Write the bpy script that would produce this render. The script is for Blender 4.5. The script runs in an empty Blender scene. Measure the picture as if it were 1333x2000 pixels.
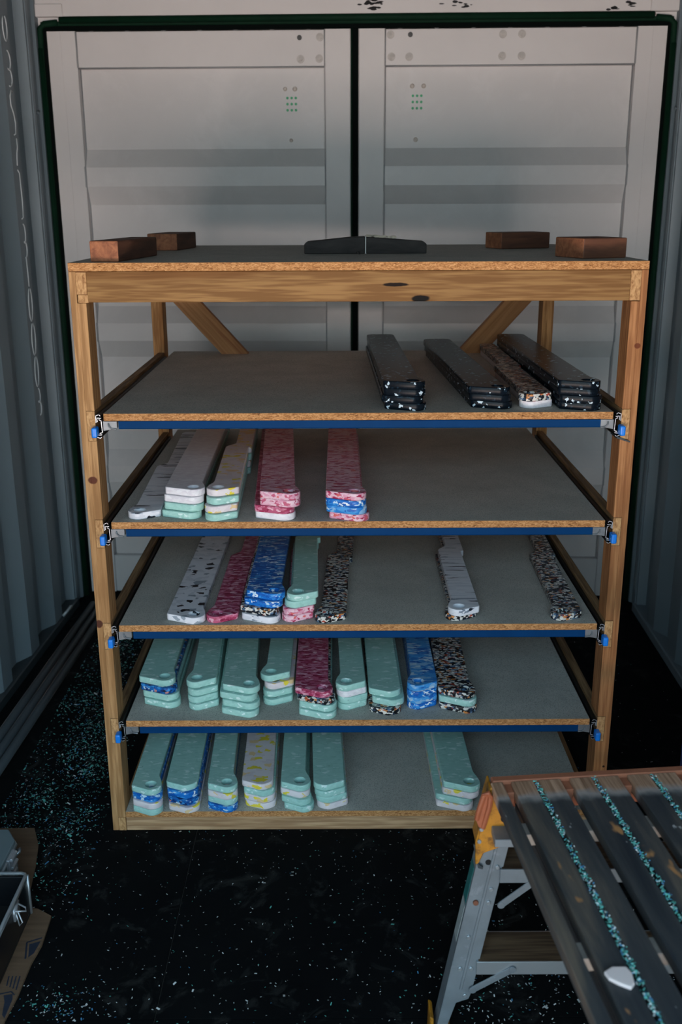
import bpy, bmesh, math, random
from mathutils import Vector, Matrix
random.seed(7)
scn = bpy.context.scene
col = scn.collection
R = math.radians

# ------------------------------------------------------------------ camera
F_PX = 1950.0
PITCH, YAW, ROLL = .2973, .0017, -.0036
cam_d = bpy.data.cameras.new('camera')
cam = bpy.data.objects.new('camera', cam_d)
col.objects.link(cam)
cam_d.sensor_fit = 'VERTICAL'
cam_d.sensor_height = 36.0
cam_d.sensor_width = 24.0
cam_d.lens = 36.0 * F_PX / 2000.0
cam_d.clip_start = .05
fw = Vector((math.sin(YAW)*math.cos(PITCH), math.cos(YAW)*math.cos(PITCH), -math.sin(PITCH)))
rt = Vector((math.cos(YAW), -math.sin(YAW), 0))
up = rt.cross(fw)
rt2 = rt*math.cos(ROLL) + up*math.sin(ROLL)
up2 = -rt*math.sin(ROLL) + up*math.cos(ROLL)
CAM = Vector((-.0465, -2.343, 1.62))
cam.matrix_world = Matrix(((rt2.x, up2.x, -fw.x, CAM.x), (rt2.y, up2.y, -fw.y, CAM.y),
                           (rt2.z, up2.z, -fw.z, CAM.z), (0, 0, 0, 1)))
cam_d.dof.use_dof = True
cam_d.dof.focus_distance = 2.5
cam_d.dof.aperture_fstop = 4.5
scn.camera = cam

# ------------------------------------------------------------------ world: overcast sky above warm paved yard
world = bpy.data.worlds.new('overcast')
scn.world = world
world.use_nodes = True
wn = world.node_tree
wn.nodes.clear()
w_out = wn.nodes.new('ShaderNodeOutputWorld')
w_bg = wn.nodes.new('ShaderNodeBackground')
w_tc = wn.nodes.new('ShaderNodeTexCoord')
w_sep = wn.nodes.new('ShaderNodeSeparateXYZ')
w_ramp = wn.nodes.new('ShaderNodeValToRGB')
w_map = wn.nodes.new('ShaderNodeMapRange')
w_map.inputs['From Min'].default_value = -1
w_map.inputs['From Max'].default_value = 1
wn.links.new(w_tc.outputs['Generated'], w_sep.inputs[0])
wn.links.new(w_sep.outputs['Z'], w_map.inputs['Value'])
wn.links.new(w_map.outputs[0], w_ramp.inputs[0])
wn.links.new(w_ramp.outputs[0], w_bg.inputs['Color'])
wn.links.new(w_bg.outputs[0], w_out.inputs['Surface'])
e = w_ramp.color_ramp.elements
e[0].position = .49
e[0].color = (.82, .66, .595, 1)      # warm yard
e[1].position = .51
e[1].color = (.16, .20, .21, 1)      # pale horizon
e2 = e.new(.70)
e2.color = (.11, .18, .235, 1)         # cooler sky higher up
w_bg.inputs['Strength'].default_value = 21.0

# container placement (turned two degrees against the rack)
CANG = math.atan2(-.0823, 2.34)
CO = Vector((.015, 1.702, 0))
CLEN = 4.55               # short container bay, open end just behind the camera
# light portal in the open end
pl = bpy.data.lights.new('open_end_portal', 'AREA')
pl.shape = 'RECTANGLE'
pl.size, pl.size_y = 2.35, 2.39
pl.cycles.is_portal = True
po = bpy.data.objects.new('open_end_portal', pl)
col.objects.link(po)
cm = Matrix.Translation(CO) @ Matrix.Rotation(CANG, 4, 'Z')
po.matrix_world = cm @ Matrix.Translation((0, -CLEN+.02, 1.195)) @ Matrix.Rotation(R(90), 4, 'X')

SCREEN_H = 2.6              # height of the added light screen opposite the opening
vs = scn.view_settings
vs.view_transform = 'Standard'
vs.look = 'None'
vs.gamma = 1
vs.use_curve_mapping = False
vs.exposure = 0.25

# ------------------------------------------------------------------ materials
def srgb(r, g, b):
    def c(v):
        v /= 255.0
        return v/12.92 if v <= .04045 else ((v+.055)/1.055)**2.4
    return (c(r), c(g), c(b), 1)

class NT:
    """small node-tree helper"""
    def __init__(s, name, rough=.5, metal=0.0, spec=.5):
        s.m = bpy.data.materials.new(name)
        s.m.use_nodes = True
        s.t = s.m.node_tree
        s.b = s.t.nodes['Principled BSDF']
        s.b.inputs['Roughness'].default_value = rough
        s.b.inputs['Metallic'].default_value = metal
        s.b.inputs['Specular IOR Level'].default_value = spec
    def n(s, typ, **kw):
        x = s.t.nodes.new(typ)
        for k, v in kw.items():
            setattr(x, k, v)
        return x
    def l(s, a, b):
        s.t.links.new(a, b)
    def coords(s, scale=(1, 1, 1), rnd=False):
        tc = s.n('ShaderNodeTexCoord')
        src = tc.outputs['Object']
        if rnd:
            oi = s.n('ShaderNodeObjectInfo')
            mu = s.n('ShaderNodeMath', operation='MULTIPLY')
            mu.inputs[1].default_value = 37.0
            s.l(oi.outputs['Random'], mu.inputs[0])
            ad = s.n('ShaderNodeVectorMath', operation='ADD')
            s.l(src, ad.inputs[0])
            s.l(mu.outputs[0], ad.inputs[1])
            src = ad.outputs[0]
        mp = s.n('ShaderNodeMapping')
        mp.inputs['Scale'].default_value = scale
        s.l(src, mp.inputs['Vector'])
        return mp.outputs[0]
    def noise(s, vec, scale=5, detail=3, rough=.5, dist=0):
        x = s.n('ShaderNodeTexNoise')
        x.inputs['Scale'].default_value = scale
        x.inputs['Detail'].default_value = detail
        x.inputs['Roughness'].default_value = rough
        x.inputs['Distortion'].default_value = dist
        s.l(vec, x.inputs['Vector'])
        return x.outputs['Fac']
    def vor(s, vec, scale=5, out='Color', feature='F1'):
        x = s.n('ShaderNodeTexVoronoi', feature=feature)
        x.inputs['Scale'].default_value = scale
        s.l(vec, x.inputs['Vector'])
        return x.outputs[out]
    def ramp(s, fac, stops, interp='LINEAR'):
        x = s.n('ShaderNodeValToRGB')
        cr = x.color_ramp
        cr.interpolation = interp
        while len(cr.elements) < len(stops):
            cr.elements.new(.5)
        for el, (p, c) in zip(cr.elements, stops):
            el.position = p
            el.color = c if len(c) == 4 else (*c, 1)
        s.l(fac, x.inputs[0])
        return x.outputs[0]
    def mix(s, fac, a, b):
        x = s.n('ShaderNodeMix', data_type='RGBA')
        if isinstance(fac, float):
            x.inputs[0].default_value = fac
        else:
            s.l(fac, x.inputs[0])
        for i, v in ((6, a), (7, b)):
            if isinstance(v, tuple):
                x.inputs[i].default_value = v
            else:
                s.l(v, x.inputs[i])
        return x.outputs[2]
    def col(s, c):
        if isinstance(c, tuple):
            s.b.inputs['Base Color'].default_value = c
        else:
            s.l(c, s.b.inputs['Base Color'])
        return s
    def bump(s, h, strength=.2, dist=.002):
        x = s.n('ShaderNodeBump')
        x.inputs['Strength'].default_value = strength
        x.inputs['Distance'].default_value = dist
        s.l(h, x.inputs['Height'])
        s.l(x.outputs[0], s.b.inputs['Normal'])
        return s
    def sepx(s, vec):
        x = s.n('ShaderNodeSeparateXYZ')
        s.l(vec, x.inputs[0])
        return x.outputs
    def math(s, op, a, b=None, clamp=False):
        x = s.n('ShaderNodeMath', operation=op)
        x.use_clamp = clamp
        for i, v in ((0, a), (1, b)):
            if v is None:
                continue
            if isinstance(v, (int, float)):
                x.inputs[i].default_value = v
            else:
                s.l(v, x.inputs[i])
        return x.outputs[0]

def wood(name, axis, light, dark, rough=.62, knots=(), freq=1.0):
    """sawn pine: long grain along an axis, optional knots as (x, y, z, rx, ry, rz)"""
    t = NT(name, rough, spec=.12)
    sc = {'x': (1.2, 22, 22), 'y': (22, 1.2, 22), 'z': (22, 22, 1.2)}[axis]
    v = t.coords(tuple(q*freq for q in sc))
    g = t.noise(v, 1.0, 4, .6, .6)
    f = t.noise(t.coords(tuple(q*5*freq for q in sc)), 1.0, 2, .6)
    c = t.ramp(g, [(.32, dark), (.5, light), (.68, tuple(min(1, q*1.12) for q in light[:3]))])
    c = t.mix(t.ramp(f, [(.42, (.75, .75, .75)), (.6, (0, 0, 0))]), c, tuple(q*.82 for q in dark[:3])+(1,))
    if knots:
        tc = t.n('ShaderNodeTexCoord')
        wob = t.noise(tc.outputs['Object'], 40, 2)
        for k in knots:
            s = t.n('ShaderNodeVectorMath', operation='SUBTRACT')
            s.inputs[1].default_value = k[:3]
            t.l(tc.outputs['Object'], s.inputs[0])
            d = t.n('ShaderNodeVectorMath', operation='DIVIDE')
            d.inputs[1].default_value = k[3:6]
            t.l(s.outputs[0], d.inputs[0])
            ln = t.n('ShaderNodeVectorMath', operation='LENGTH')
            t.l(d.outputs[0], ln.inputs[0])
            m = t.math('ADD', ln.outputs['Value'], t.math('MULTIPLY', t.math('SUBTRACT', wob, .5), .6))
            kc = k[6] if len(k) > 6 else srgb(30, 17, 12)
            inner = t.ramp(m, [(.75, (1, 1, 1)), (1.0, (0, 0, 0))])
            c = t.mix(inner, c, kc)
    t.col(c)
    t.bump(f, .25, .001)
    return t.m

PINE_L, PINE_D = srgb(214, 166, 116), srgb(172, 120, 74)
M = {}
M['post_l'] = wood('pine_post_left', 'z', srgb(182, 140, 96), srgb(150, 108, 68), knots=(
    (-.646, 0, .985, .012, .05, .010, srgb(92, 52, 38)), (-.658, 0, .607, .009, .05, .012, srgb(80, 46, 34))))
M['post_r'] = wood('pine_post_right', 'z', srgb(176, 124, 82), srgb(140, 90, 55), knots=(
    (.652, 0, 1.305, .008, .05, .007, srgb(110, 60, 38)),
    (.655, 0, .19, .004, .05, .004, srgb(40, 26, 20))))
M['beam'] = wood('pine_beam', 'x', srgb(144, 109, 68), srgb(118, 80, 44), knots=(
    (.086, 0, 1.4475, .031, .06, .0052, srgb(26, 15, 11)), (.142, 0, 1.4155, .024, .06, .0085, srgb(14, 10, 9))))
M['pine_y'] = wood('pine_rail_along_depth', 'y', srgb(196, 150, 104), srgb(150, 104, 66))
M['pine_x'] = wood('pine_rail_along_width', 'x', srgb(186, 152, 116), srgb(150, 112, 80))
M['pine_z'] = wood('pine_post_back', 'z', srgb(196, 146, 96), srgb(150, 100, 58))
def brace_wood(name, ang):
    t = NT(name, .65, spec=.3)
    tc = t.n('ShaderNodeTexCoord')
    mp = t.n('ShaderNodeMapping')
    mp.inputs['Rotation'].default_value = (0, ang, 0)
    t.l(tc.outputs['Object'], mp.inputs['Vector'])
    mp2 = t.n('ShaderNodeMapping')
    mp2.inputs['Scale'].default_value = (1.5, 30, 40)
    t.l(mp.outputs[0], mp2.inputs['Vector'])
    n = t.noise(mp2.outputs[0], 1.0, 4, .6, .5)
    t.col(t.ramp(n, [(.35, srgb(132, 82, 44)), (.6, srgb(178, 128, 82))]))
    return t.m
M['brace_l'] = brace_wood('pine_brace_left', R(-48))
M['brace_r'] = brace_wood('pine_brace_right', R(48))
M['rail'] = wood('brown_shelf_runner', 'y', srgb(150, 118, 84), srgb(104, 78, 54))

def endgrain():
    t = NT('pine_end_grain', .75, spec=.2)
    v = t.coords((140, 1, 60))
    c = t.ramp(t.noise(v, 1.0, 3, .6, 1.2), [(.3, srgb(140, 98, 62)), (.55, srgb(186, 144, 98)), (.75, srgb(204, 164, 118))])
    t.col(c)
    return t.m
M['endgrain'] = endgrain()

def chip_edge():
    t = NT('particle_board_edge', .8, spec=.2)
    v = t.coords((95, 95, 330))
    n = t.noise(v, 1.0, 3, .7, 1.5)
    c = t.ramp(n, [(.28, srgb(74, 46, 26)), (.42, srgb(150, 100, 58)), (.55, srgb(190, 138, 88)), (.72, srgb(216, 172, 124))])
    t.col(c)
    t.bump(n, .5, .0015)
    return t.m
M['chip_edge'] = chip_edge()

def chip_top():
    t = NT('particle_board_face', .7, spec=.15)
    v = t.coords((1, 1, 1))
    n = t.noise(v, 9, 5, .6)
    f = t.noise(v, 420, 2, .6)
    c = t.ramp(n, [(.3, srgb(170, 168, 160)), (.7, srgb(190, 187, 178))])
    c = t.mix(t.ramp(f, [(.35, (1, 1, 1)), (.5, (0, 0, 0))]), c, srgb(138, 138, 133))
    sp = t.vor(t.coords((1, 1, 1)), 46, 'Distance')
    c = t.mix(t.ramp(sp, [(.045, (1, 1, 1)), (.06, (0, 0, 0))]), c, srgb(60, 54, 48))
    t.col(c)
    t.bump(f, .15, .0006)
    return t.m
M['chip_top'] = chip_top()

def painted(name, c, rough=.5, var=.06, metal=0, spec=.5, scale=6, dirt=None, dirt_th=(.6, .75)):
    t = NT(name, rough, metal, spec)
    v = t.coords()
    n = t.noise(v, scale, 4, .6)
    a = tuple(max(0, q*(1-var)) for q in c[:3]) + (1,)
    b = tuple(min(1, q*(1+var)) for q in c[:3]) + (1,)
    cc = t.ramp(n, [(.3, a), (.7, b)])
    if dirt:
        d = t.noise(v, scale*1.7, 5, .7, .4)
        cc = t.mix(t.ramp(d, [(dirt_th[0], (0, 0, 0)), (dirt_th[1], (1, 1, 1))]), cc, dirt)
    t.col(cc)
    return t.m

M['door'] = painted('white_door_paint', srgb(198, 195, 194), .42, .03, scale=3, dirt=srgb(206, 203, 202), dirt_th=(.5, .75))
M['door_rail'] = painted('white_door_frame_paint', srgb(199, 196, 195), .45, .03, scale=4)
M['caulk'] = painted('grey_sealant', srgb(140, 142, 144), .6, .08)
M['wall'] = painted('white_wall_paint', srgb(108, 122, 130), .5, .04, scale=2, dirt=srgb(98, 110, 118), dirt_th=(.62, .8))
M['bead'] = painted('grey_sealant_bead', srgb(176, 184, 188), .45, .05)
M['gasket'] = painted('dark_green_rubber', srgb(6, 38, 24), .7, .15, scale=20, spec=.12)
M['gasket_dark'] = painted('black_rubber_and_shade', srgb(4, 10, 9), .8, .1, spec=.06)  # also colours the shade strip inside the seal and the added backing
M['bolt'] = painted('dull_steel_bolt', srgb(176, 172, 168), .55, .12, scale=60)
M['bolt_dark'] = painted('dark_bolt', srgb(66, 66, 66), .5, .1, metal=.3)
M['vent'] = painted('green_vent_hole', srgb(24, 146, 92), .4, .3, scale=160)
M['spot'] = painted('grey_weld_spot', srgb(184, 176, 168), .7, .2, scale=80)
M['lintel_smudge'] = painted('black_scuff', srgb(30, 30, 32), .8, .2)
M['black_steel'] = painted('black_slide_steel', srgb(36, 37, 38), .4, .1, metal=.5)
M['zinc'] = painted('bright_zinc', srgb(190, 192, 196), .35, .05, metal=.6)
M['bracket'] = painted('grey_steel_bracket', srgb(120, 124, 128), .45, .2, metal=.5, scale=40)
M['blue_bar'] = painted('blue_powder_coat', srgb(0, 52, 98), .6, .08, scale=10, spec=.08)
M['blue_cap'] = painted('blue_plastic', srgb(12, 122, 220), .35, .03)
M['pipe'] = painted('dark_grey_pipe', srgb(58, 64, 68), .5, .1)
M['steel_black'] = painted('black_base_rail', srgb(44, 52, 56), .5, .12)
M['alu'] = painted('worn_aluminium', srgb(118, 126, 132), .5, .15, metal=.35, scale=14, dirt=srgb(146, 152, 158))
M['alu_bright'] = painted('aluminium_edge', srgb(178, 184, 188), .35, .05, metal=.7)
M['yellow'] = painted('yellow_moulding', srgb(170, 112, 20), .55, .15, scale=24, dirt=srgb(84, 52, 16), dirt_th=(.5, .68))
M['orange'] = painted('orange_lever', srgb(140, 76, 48), .5, .1, scale=20)
M['sticker'] = painted('grey_sticker', srgb(150, 160, 160), .5, .15, scale=60)
M['sticker_teal'] = painted('teal_sticker', srgb(20, 96, 96), .5, .15, scale=60)
M['rust'] = painted('rusty_bolt', srgb(110, 66, 46), .7, .15)
M['redwood'] = painted('red_brown_wood', srgb(152, 92, 66), .65, .15, scale=25)
M['white_chip'] = painted('white_plastic_chip', srgb(226, 208, 204), .5, .04)
M['fluff'] = painted('pale_fluff', srgb(196, 186, 168), .9, .15, scale=90)
M['tape'] = painted('white_tape', srgb(210, 208, 204), .6, .05)
M['case_black'] = painted('black_case_panel', srgb(16, 19, 22), .35, .1)
M['case_dark'] = painted('black_foam_lining', srgb(6, 7, 8), .9, .1)
M['case_grey'] = painted('grey_case_panel', srgb(108, 122, 126), .5, .1)
M['crate'] = painted('navy_plastic', srgb(16, 40, 92), .45, .1)
M['crate_red'] = painted('steel_ring', srgb(170, 176, 178), .4, .1, metal=.4)

def block_wood(name, light, dark, sc=(30, 30, 6)):
    t = NT(name, .7, spec=.3)
    n = t.noise(t.coords(sc, rnd=True), 1.0, 4, .6, .5)
    t.col(t.ramp(n, [(.3, dark), (.7, light)]))
    t.bump(n, .2, .001)
    return t.m
M['block'] = block_wood('red_brown_timber', srgb(112, 72, 52), srgb(66, 42, 32), (6, 34, 34))
M['block_end'] = block_wood('red_brown_timber_end', srgb(172, 112, 78), srgb(116, 70, 50), (60, 60, 60))
M['dark_block'] = block_wood('charred_timber', srgb(58, 54, 52), srgb(30, 28, 28), (10, 40, 40))

def cardboard():
    t = NT('brown_cardboard', .85, spec=.15)
    n = t.noise(t.coords((4, 60, 4)), 1.0, 3, .6)
    t.col(t.ramp(n, [(.3, srgb(96, 76, 60)), (.7, srgb(118, 94, 74))]))
    return t.m
M['card'] = cardboard()
M['card_ink'] = painted('navy_print_on_cardboard', srgb(30, 38, 54), .8, .2, scale=60)

def slat_mat():
    t = NT('black_stained_slat', .6, spec=.4)
    v = t.coords((18, 2.2, 18), rnd=True)
    g = t.noise(t.coords((160, 5, 160), rnd=True), 1.0, 3, .6)
    n = t.noise(v, 1.0, 4, .6, .3)
    base = t.ramp(n, [(.34, srgb(38, 45, 52)), (.52, srgb(70, 70, 70)), (.72, srgb(120, 106, 92))])
    base = t.mix(t.math('MULTIPLY', g, .5), base, srgb(18, 22, 26))
    # bare far end and bare worn patches
    tc = t.n('ShaderNodeTexCoord')
    o = t.sepx(tc.outputs['Object'])
    wob = t.noise(t.coords((30, 30, 30), rnd=True), 1.0, 2)
    far = t.math('ADD', o[1], t.math('MULTIPLY', t.math('SUBTRACT', wob, .5), .03))
    fmask = t.ramp(t.math('ADD', far, 1.0), [(.935, (0, 0, 0)), (.955, (1, 1, 1))])
    bare = t.ramp(g, [(.3, srgb(120, 86, 64)), (.7, srgb(190, 150, 122))])
    pale = t.ramp(t.math('ADD', far, 1.0), [(.925, (0, 0, 0)), (.945, (1, 1, 1)), (.962, (0, 0, 0))])
    c = t.mix(fmask, base, bare)
    c = t.mix(t.math('MULTIPLY', pale, .55), c, srgb(176, 170, 168))
    bp = t.noise(t.coords((16, 7, 5), rnd=True), 1.0, 3, .5)
    c = t.mix(t.ramp(bp, [(.68, (0, 0, 0)), (.71, (1, 1, 1))]), c, srgb(176, 124, 78))
    sp = t.noise(t.coords((60, 24, 60), rnd=True), 1.0, 3, .5)
    c = t.mix(t.ramp(sp, [(.71, (0, 0, 0)), (.76, (1, 1, 1))]), c, srgb(168, 164, 160))
    t.col(c)
    t.bump(g, .3, .001)
    return t.m
M['slat'] = slat_mat()
M['slat_black'] = painted('black_stained_board', srgb(34, 38, 42), .6, .2, scale=20)
M['batten'] = painted('pale_grey_batten', srgb(156, 148, 140), .7, .15, scale=30)
M['tread'] = wood('dusty_brown_tread', 'x', srgb(104, 84, 64), srgb(70, 54, 42))

def floor_mat():
    t = NT('black_plywood_floor', .75, spec=.06)
    v = t.coords()
    n = t.noise(v, 3.5, 6, .65, .3)
    c = t.ramp(n, [(.3, srgb(8, 10, 12)), (.62, srgb(15, 17, 18)), (.85, srgb(34, 34, 33))])
    d = t.noise(v, 11, 6, .72, .8)
    c = t.mix(t.ramp(d, [(.55, (0, 0, 0)), (.74, (.8, .8, .8))]), c, srgb(60, 60, 58))
    g = t.noise(t.coords((90, 3, 3)), 1.0, 2)
    c = t.mix(t.math('MULTIPLY', g, .3), c, srgb(12, 14, 16))
    t.col(c)
    t.bump(d, .15, .001)
    return t.m
M['floor'] = floor_mat()
M['ceiling'] = painted('dark_roof_sheet', srgb(52, 54, 54), .8, .1, spec=.1)
M['yard'] = painted('pale_grey_light_screen', srgb(148, 168, 172), .8, .1)  # made-up screen, tone set for the light it bounces in
M['seam'] = painted('dusty_floor_seam', srgb(112, 110, 106), .9, .3, scale=30)
M['flake_white'] = painted('pale_shaving', srgb(206, 208, 206), .5, .1)
M['flake_teal'] = painted('teal_shaving', srgb(92, 172, 160), .5, .25, scale=30)
M['flake_blue'] = painted('blue_shaving', srgb(70, 130, 170), .5, .25, scale=30)

# recycled plastic: a base colour with flakes pressed out along the plank's width
def flakes(name, stops, scale=(70, 190, 190), rough=.38, dist=.6, dots=None, wscale=1.0, spec=.3):
    t = NT(name, rough, spec=spec)
    v = t.coords(tuple(q*wscale for q in scale), rnd=True)
    w = t.n('ShaderNodeTexNoise')
    w.inputs['Scale'].default_value = .8
    w.inputs['Detail'].default_value = 2
    t.l(v, w.inputs['Vector'])
    sub = t.n('ShaderNodeVectorMath', operation='SUBTRACT')
    sub.inputs[1].default_value = (.5, .5, .5)
    t.l(w.outputs['Color'], sub.inputs[0])
    sc = t.n('ShaderNodeVectorMath', operation='SCALE')
    sc.inputs['Scale'].default_value = dist*3
    t.l(sub.outputs[0], sc.inputs[0])
    ad = t.n('ShaderNodeVectorMath', operation='ADD')
    t.l(v, ad.inputs[0])
    t.l(sc.outputs[0], ad.inputs[1])
    cell = t.vor(ad.outputs[0], 1.0, 'Color')
    r = t.sepx(cell)[0]
    c = t.ramp(r, stops, 'CONSTANT')
    if dots:
        dv = t.vor(t.coords((1, 1, 1), rnd=True), dots[1], 'Distance')
        c = t.mix(t.ramp(dv, [(dots[2], (1, 1, 1)), (dots[2]*1.3, (0, 0, 0))]), c, dots[0])
    t.col(c)
    return t.m

MINT, MINT2, WHT = srgb(158, 202, 193), srgb(164, 207, 198), srgb(226, 222, 226)
P = {}
P['mint'] = flakes('mint_plastic', [(0, MINT), (.5, MINT2), (.82, srgb(150, 196, 186)), (.93, srgb(208, 230, 225))],
                   dots=(srgb(60, 84, 80), 60, .05))
P['white'] = flakes('white_plastic', [(0, WHT), (.5, srgb(218, 212, 218)), (.85, srgb(232, 229, 232))], rough=.4)
P['yellow'] = flakes('white_plastic_with_yellow', [(0, srgb(222, 212, 214)), (.55, srgb(214, 202, 206)), (.76, srgb(228, 206, 70)), (.86, srgb(226, 196, 150)), (.92, srgb(222, 214, 216))],
                    scale=(48, 70, 90))
P['pink'] = flakes('pink_plastic', [(0, srgb(222, 178, 192)), (.3, srgb(214, 150, 172)), (.52, srgb(190, 88, 116)), (.7, srgb(226, 192, 202)), (.86, srgb(164, 44, 78)), (.95, srgb(214, 100, 96))])
P['crimson'] = flakes('crimson_plastic', [(0, srgb(186, 90, 120)), (.3, srgb(204, 128, 152)), (.5, srgb(160, 56, 88)), (.78, srgb(222, 172, 186)), (.9, srgb(140, 36, 70))])
P['blue'] = flakes('blue_plastic_marbled', [(0, srgb(28, 112, 196)), (.35, srgb(18, 88, 172)), (.55, srgb(60, 146, 216)), (.72, srgb(184, 212, 232)), (.82, srgb(22, 100, 186)), (.94, srgb(226, 234, 240))], dist=.9)
P['lightblue'] = flakes('light_blue_plastic', [(0, srgb(70, 150, 214)), (.3, srgb(44, 124, 200)), (.55, srgb(134, 178, 216)), (.75, srgb(180, 202, 222)), (.9, srgb(30, 96, 178))], scale=(40, 110, 120), dist=.9)
P['terrazzo'] = flakes('multicolour_plastic', [(0, srgb(24, 27, 32)), (.3, srgb(196, 196, 190)), (.5, srgb(44, 62, 84)), (.6, srgb(220, 214, 206)), (.72, srgb(16, 18, 22)), (.84, srgb(196, 128, 70)), (.9, srgb(92, 120, 148)), (.96, srgb(160, 66, 50))],
                      scale=(120, 210, 200))
P['blueterrazzo'] = flakes('navy_mixed_plastic', [(0, srgb(24, 96, 168)), (.3, srgb(20, 50, 100)), (.5, srgb(62, 142, 206)), (.68, srgb(206, 216, 226)), (.78, srgb(18, 70, 140)), (.92, srgb(200, 130, 118)), (.96, srgb(26, 34, 60))],
                          scale=(95, 170, 170))
P['marble'] = flakes('white_plastic_black_streaks', [(0, srgb(222, 222, 228)), (.6, srgb(206, 208, 216)), (.88, srgb(24, 30, 40)), (.94, srgb(122, 132, 146))], scale=(17, 150, 150), dist=.5)
P['dotted'] = flakes('white_plastic_black_flecks', [(0, srgb(222, 222, 228)), (.6, srgb(208, 209, 216)), (.84, srgb(22, 28, 38)), (.92, srgb(150, 158, 168))], scale=(52, 66, 110), dist=.4)
P['black'] = flakes('black_plastic', [(0, srgb(12, 19, 26)), (.55, srgb(16, 24, 32)), (.92, srgb(30, 46, 58)), (.972, srgb(196, 212, 222))], scale=(150, 230, 200), rough=.25, spec=.1)

# ------------------------------------------------------------------ mesh helpers
class MB:
    def __init__(s):
        s.v, s.f, s.m = [], [], []
    def add(s, vs, fs, mi=0):
        b = len(s.v)
        s.v += [tuple(p) for p in vs]
        s.f += [tuple(b+i for i in q) for q in fs]
        s.m += [mi]*len(fs)
    def box(s, x0, x1, y0, y1, z0, z1, mi=0, top=None, front=None):
        vs = [(x0, y0, z0), (x1, y0, z0), (x1, y1, z0), (x0, y1, z0), (x0, y0, z1), (x1, y0, z1), (x1, y1, z1), (x0, y1, z1)]
        fs = [(0, 3, 2, 1), (4, 5, 6, 7), (0, 1, 5, 4), (1, 2, 6, 5), (2, 3, 7, 6), (3, 0, 4, 7)]
        b = len(s.v)
        s.v += vs
        s.f += [tuple(b+i for i in q) for q in fs]
        s.m += [mi, mi if top is None else top, mi if front is None else front, mi, mi, mi]
    def obox(s, c, ax, ay, az, hx, hy, hz, mi=0):
        """box from centre, unit axes and half sizes"""
        c, ax, ay, az = Vector(c), Vector(ax), Vector(ay), Vector(az)
        vs = [c+ax*i*hx+ay*j*hy+az*k*hz for k in (-1, 1) for (i, j) in ((-1, -1), (1, -1), (1, 1), (-1, 1))]
        s.add(vs, [(0, 3, 2, 1), (4, 5, 6, 7), (0, 1, 5, 4), (1, 2, 6, 5), (2, 3, 7, 6), (3, 0, 4, 7)], mi)
    def prism(s, pts, axis, a, b, mi=0):
        """polygon pts (two coords) extruded along an axis from a to b"""
        def P3(p, h):
            return {'x': (h, p[0], p[1]), 'y': (p[0], h, p[1]), 'z': (p[0], p[1], h)}[axis]
        n = len(pts)
        vs = [P3(p, a) for p in pts] + [P3(p, b) for p in pts]
        fs = [tuple(range(n)), tuple(range(2*n-1, n-1, -1))] + [(i, i+n, (i+1) % n+n, (i+1) % n) for i in range(n)]
        s.add(vs, fs, mi)
    def tube(s, path, r, n=8, mi=0, cap=True):
        path = [Vector(p) for p in path]
        rings = []
        for i, p in enumerate(path):
            d = (path[min(i+1, len(path)-1)] - path[max(i-1, 0)]).normalized()
            a = d.orthogonal().normalized() if i == 0 else (prev_a - d*prev_a.dot(d)).normalized()
            prev_a = a
            b = d.cross(a)
            rr = r[i] if isinstance(r, (list, tuple)) else r
            rings.append([p + (a*math.cos(2*math.pi*k/n)+b*math.sin(2*math.pi*k/n))*rr for k in range(n)])
        vs = [q for g in rings for q in g]
        fs = [(i*n+k, i*n+(k+1) % n, (i+1)*n+(k+1) % n, (i+1)*n+k) for i in range(len(path)-1) for k in range(n)]
        if cap:
            fs += [tuple(range(n-1, -1, -1)), tuple((len(path)-1)*n+k for k in range(n))]
        s.add(vs, fs, mi)
    def cyl(s, p0, p1, r, n=12, mi=0):
        s.tube([p0, p1], r, n, mi)
    def mesh(s, name, mats, smooth=False):
        me = bpy.data.meshes.new(name)
        me.from_pydata(s.v, [], s.f)
        for m in (mats if isinstance(mats, (list, tuple)) else [mats]):
            me.materials.append(m)
        me.polygons.foreach_set('material_index', s.m)
        bm = bmesh.new()
        bm.from_mesh(me)
        bmesh.ops.recalc_face_normals(bm, faces=bm.faces)
        bm.to_mesh(me)
        bm.free()
        if smooth:
            me.polygons.foreach_set('use_smooth', [True]*len(me.polygons))
        me.update()
        return me
    def build(s, name, mats, parent=None, bevel=0, smooth=False, seg=1):
        return link(name, s.mesh(name, mats, smooth), parent, bevel, seg)

def link(name, me, parent=None, bevel=0, seg=1):
    o = bpy.data.objects.new(name, me)
    col.objects.link(o)
    if parent:
        o.parent = parent
    if bevel:
        b = o.modifiers.new('bevel', 'BEVEL')
        b.width = bevel
        b.segments = seg
        b.limit_method = 'ANGLE'
        b.angle_limit = R(40)
    return o

def tag(o, label=None, cat=None, group=None, kind=None):
    if label: o['label'] = label
    if cat: o['category'] = cat
    if group: o['group'] = group
    if kind: o['kind'] = kind
    return o

def empty(name, loc=(0, 0, 0), rz=0):
    o = bpy.data.objects.new(name, None)
    o.empty_display_size = .1
    col.objects.link(o)
    o.location = loc
    o.rotation_euler = (0, 0, rz)
    return o

def place(o):
    o.location = CO
    o.rotation_euler = (0, 0, CANG)
    return o

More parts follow.
